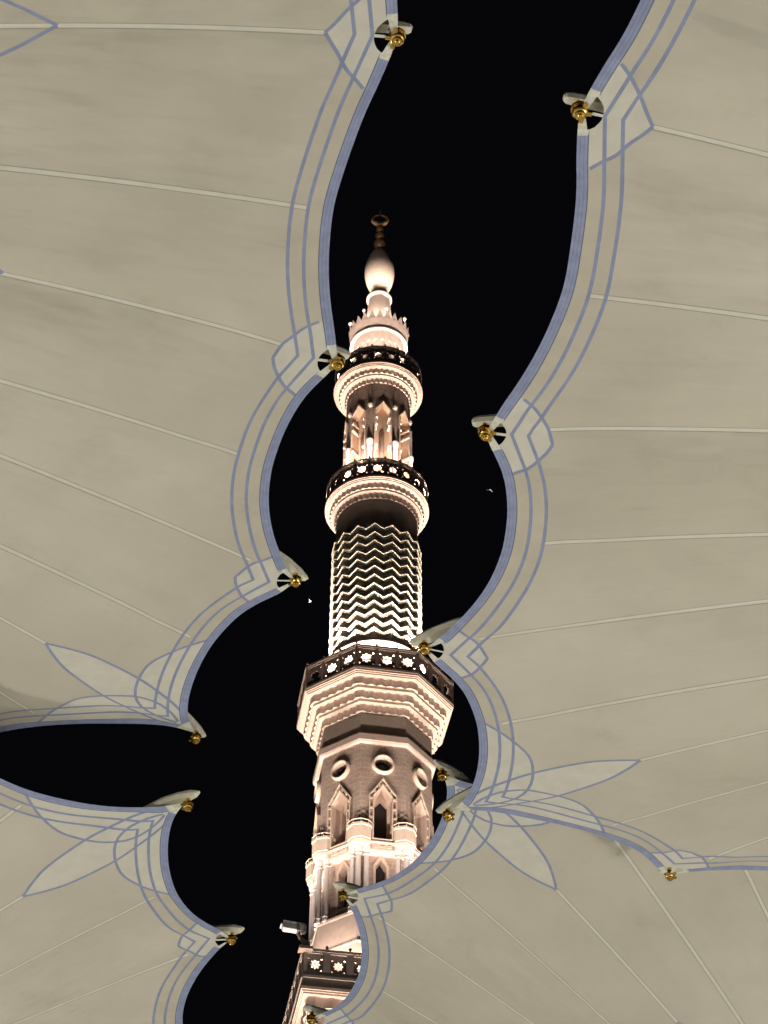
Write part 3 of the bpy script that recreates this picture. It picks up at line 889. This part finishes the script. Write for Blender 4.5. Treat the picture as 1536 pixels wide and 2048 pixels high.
# ---- top: fluted drum, crown, bell, egg and crescent
RD = 1.60; db = MB()
for k in range(22):
    fn = curved(2*PI*k/22, RD); W_ = 2*PI*RD/22
    nw = [(-.13, 94.2), (.13, 94.2), (.13, 97.15), (.11, 97.26), (.06, 97.35), (0, 97.38), (-.06, 97.35), (-.11, 97.26), (-.13, 97.15)]
    plate(db, [(-W_/2, 93.9), (W_/2, 93.9), (W_/2, 98.93), (-W_/2, 98.93)], [nw], 0, fn)
    extrude(db, nw, 0, -.12, fn); plate(db, nw, [], -.12, fn)
db.build('fluted_drum', M_STONE, MIN)
cb = MB(); NT = 24
rim = [(1.70, 98.15), (1.78, 98.05), (1.86, 98.12), (1.86, 98.24), (1.80, 98.26), (1.86, 98.8), (1.90, 99.15)]
cb.lathe(rim, 96, cap=False)
V = []; Fc = []
for i in range(NT):
    a0, a1, am = 2*PI*i/NT, 2*PI*(i+1)/NT, 2*PI*(i+.5)/NT
    b = len(V)
    V += [pc(a0, 1.90, 99.15), pc(a1, 1.90, 99.15), pc(am, 1.97, 99.75), pc(a0, 1.78, 99.1), pc(a1, 1.78, 99.1), pc(am, 1.88, 99.72)]
    Fc += [(b, b+1, b+2), (b+3, b+5, b+4), (b, b+2, b+5, b+3), (b+1, b+4, b+5, b+2)]
cb.add(V, Fc)
cb.lathe([(1.62, 98.15), (1.70, 98.3), (1.77, 99.12), (1.0, 98.96)], 96, cap=False)
cb.build('crown', M_STONE, MIN)
lb = None
for i in range(8):
    if lb is None:
        b_ = MB(); b_.lathe([(.03, -.25), (.03, -.08), (.09, -.05), (.12, .03), (.10, .12), (.04, .17)], 12); lb = b_.build('crown_lamp', M_GLASS, MIN, True); o = lb
    else: o = link(lb.copy(), MIN)
    o.location = pc(2*PI*(i+.12)/8, 1.92, 99.95)
mb = MB(); mb.lathe([(1.5, 98.95), (1.42, 99.0), (1.24, 99.4), (1.22, 99.48), (1.13, 99.5), (1.0, 100.1), (.88, 100.8), (.79, 101.6), (.74, 102.3), (.73, 102.75)], 48); mb.build('bell', M_STONE, MIN, True)
mb = MB(); mb.lathe([(.70, 102.7), (.78, 102.75), (.84, 102.87), (.84, 102.98), (.78, 103.1), (.6, 103.14)], 48); mb.build('collar', M_CREAM, MIN, True)
mb = MB(); mb.lathe([(.46, 103.1), (.46, 104.0)], 32); mb.build('spire_neck', M_RAIL, MIN, True)
egg = []
for i in range(25):
    t = i/24; z = 103.5+4.75*t
    egg.append((.30*(1-t)+.16*t+.76*math.sin(PI*t**.97)**.70, z))
egg = [(r_*1.0, z) for r_, z in egg]
mb = MB(); mb.lathe(egg, 48); mb.build('spire_egg', M_CREAM, MIN, True)
fin = MB()
fin.lathe([(.16, 107.9), (.1, 108.1), (.10, 111.0)], 16)
for z, r_ in ((108.75, .42), (109.65, .32), (110.35, .26)):
    fin.lathe([(.12, z-r_*.95)]+[(r_*math.cos(t), z+r_*math.sin(t)) for t in [(-75+15*i)*PI/180 for i in range(11)]]+[(.12, z+r_*.95)], 24)
fin.build('finial', M_BRONZE, MIN, True)
cs = MB(); pts = []; rr = []
for i in range(37):
    t = i/36; a = -PI/2+.22+(2*PI-.44)*t
    pts.append((.50*math.cos(a+PI), 0, 111.42+.50*math.sin(a+PI))); rr.append(.05+.105*math.sin(PI*t))
cs.tube(pts, rr, 10)
cs.tube([(0, 0, 111.85), (0, 0, 112.5)], [.035, .008], 6)
co = cs.build('crescent', M_BRONZE, MIN, True)
co.rotation_euler = (0, 0, -MPSI)

# ================================================================== floodlight on the square gallery's corner
fl = empty('floodlight', mworld(-PI/4+.02, AS*s4+.15, 50.95), MPSI)
tag(fl, 'grey floodlight on a bent bracket above the left corner of the square gallery', 'floodlight')
hb = MB()
hx = [(-.62, .0), (-.50, -.17), (.30, -.17), (.42, .0), (.30, .20), (-.50, .20)]
V = [(x, y, z) for y in (-.19, .19) for x, z in hx]
hb.add(V, [(0, 1, 2, 3, 4, 5), (11, 10, 9, 8, 7, 6)]+[(i, 6+i, 6+(i+1) % 6, (i+1) % 6) for i in range(6)])
for x in (-.44, -.30, -.16, -.02, .12): hb.box((x-.012, -.205, -.15), (x+.012, .205, .235))
hb.box((-.66, -.21, -.02), (-.56, .21, .03)); hb.box((-.56, -.21, .19), (.30, .21, .215))
h_o = hb.build('housing', M_STEEL, fl); h_o.location = (-.5, 0, 1.12); h_o.rotation_euler = (0, .08, 0)
vb = MB(); vb.lathe([(.02, -.22), (.16, -.2), (.18, 0), (.16, .22), (.05, .30)], 10); vb.box((-.16, -.21, -.2), (.0, .21, .12)); vb.build('end_cover', M_STEEL, fl).location = (-.08, 0, 1.12)
gb = MB(); gb.box((-.48, -.16, -.005), (.26, .16, .005)); gb.build('lens', M_GLASS, fl).location = (-.5, 0, 1.355)
ab = MB(); ab.tube([(.18, 0, -.05), (.10, 0, .32), (-.22, 0, .66), (-.3, 0, .98)], [.12, .11, .10, .08], 8); ab.box((-.25, -.25, -.05), (.4, .25, .1))
ab.tube([(.34, .12, .05), (.24, .12, .5), (-.1, .1, .62)], .045, 6); ab.tube([(-.1, -.14, .05), (-.15, -.14, .4), (-.28, -.1, .75)], .035, 6)
ab.box((-.36, -.24, .9), (-.24, -.2, 1.2)); ab.box((-.36, .2, .9), (-.24, .24, 1.2)); ab.box((-.36, -.24, .88), (-.24, .24, .93))
ab.box((.02, -.1, .2), (.26, .1, .42))
ab.build('bracket', M_RAIL, fl)

# ================================================================== birds
def bird(loc, rz, span, label, tilt=0.0):
    o = empty('bird', loc, rz)
    tag(o, label, 'bird')
    b = MB(); s = span
    b.lathe([(.004*s, -.34*s), (.05*s, -.22*s), (.075*s, 0), (.05*s, .16*s), (.045*s, .24*s), (.005*s, .31*s)], 10)
    V = []
    Fc = []
    for sx in (-1, 1):
        k = len(V)
        P = [(.04, .0, .10), (.25, .10, .16), (.5, .20, .10), (.46, .19, .04), (.24, .10, -.04), (.04, .0, -.06)]
        for dy in (0, .012):
            V += [(sx*x*s, (y+dy)*s, z*s) for x, y, z in P]
        Fc += [tuple(k+i for i in range(6)), tuple(k+6+i for i in range(5, -1, -1))]+[(k+i, k+(i+1) % 6, k+6+(i+1) % 6, k+6+i) for i in range(6)]
    body = b.build('body', M_WHITE, o, True)
    wg = mesh('wings', V, Fc, M_WHITE, body)
    o.rotation_euler = (tilt, 0, rz)
    return o
def at(x, y, dist):
    X, Y = x-768, 1024-y
    d = fw+rx*(X/F_PX)+uy*(Y/F_PX)
    return Vector((0, 0, EYE))+d.normalized()*dist
bird(at(980, 979, 112), .4, .42, 'small dim bird with raised wings in the dark sky right of the minaret', -.8)
bird(at(620, 1203, 114), 1.2, .26, 'tiny bright bird in the dark sky left of the zigzag drum', 1.2)
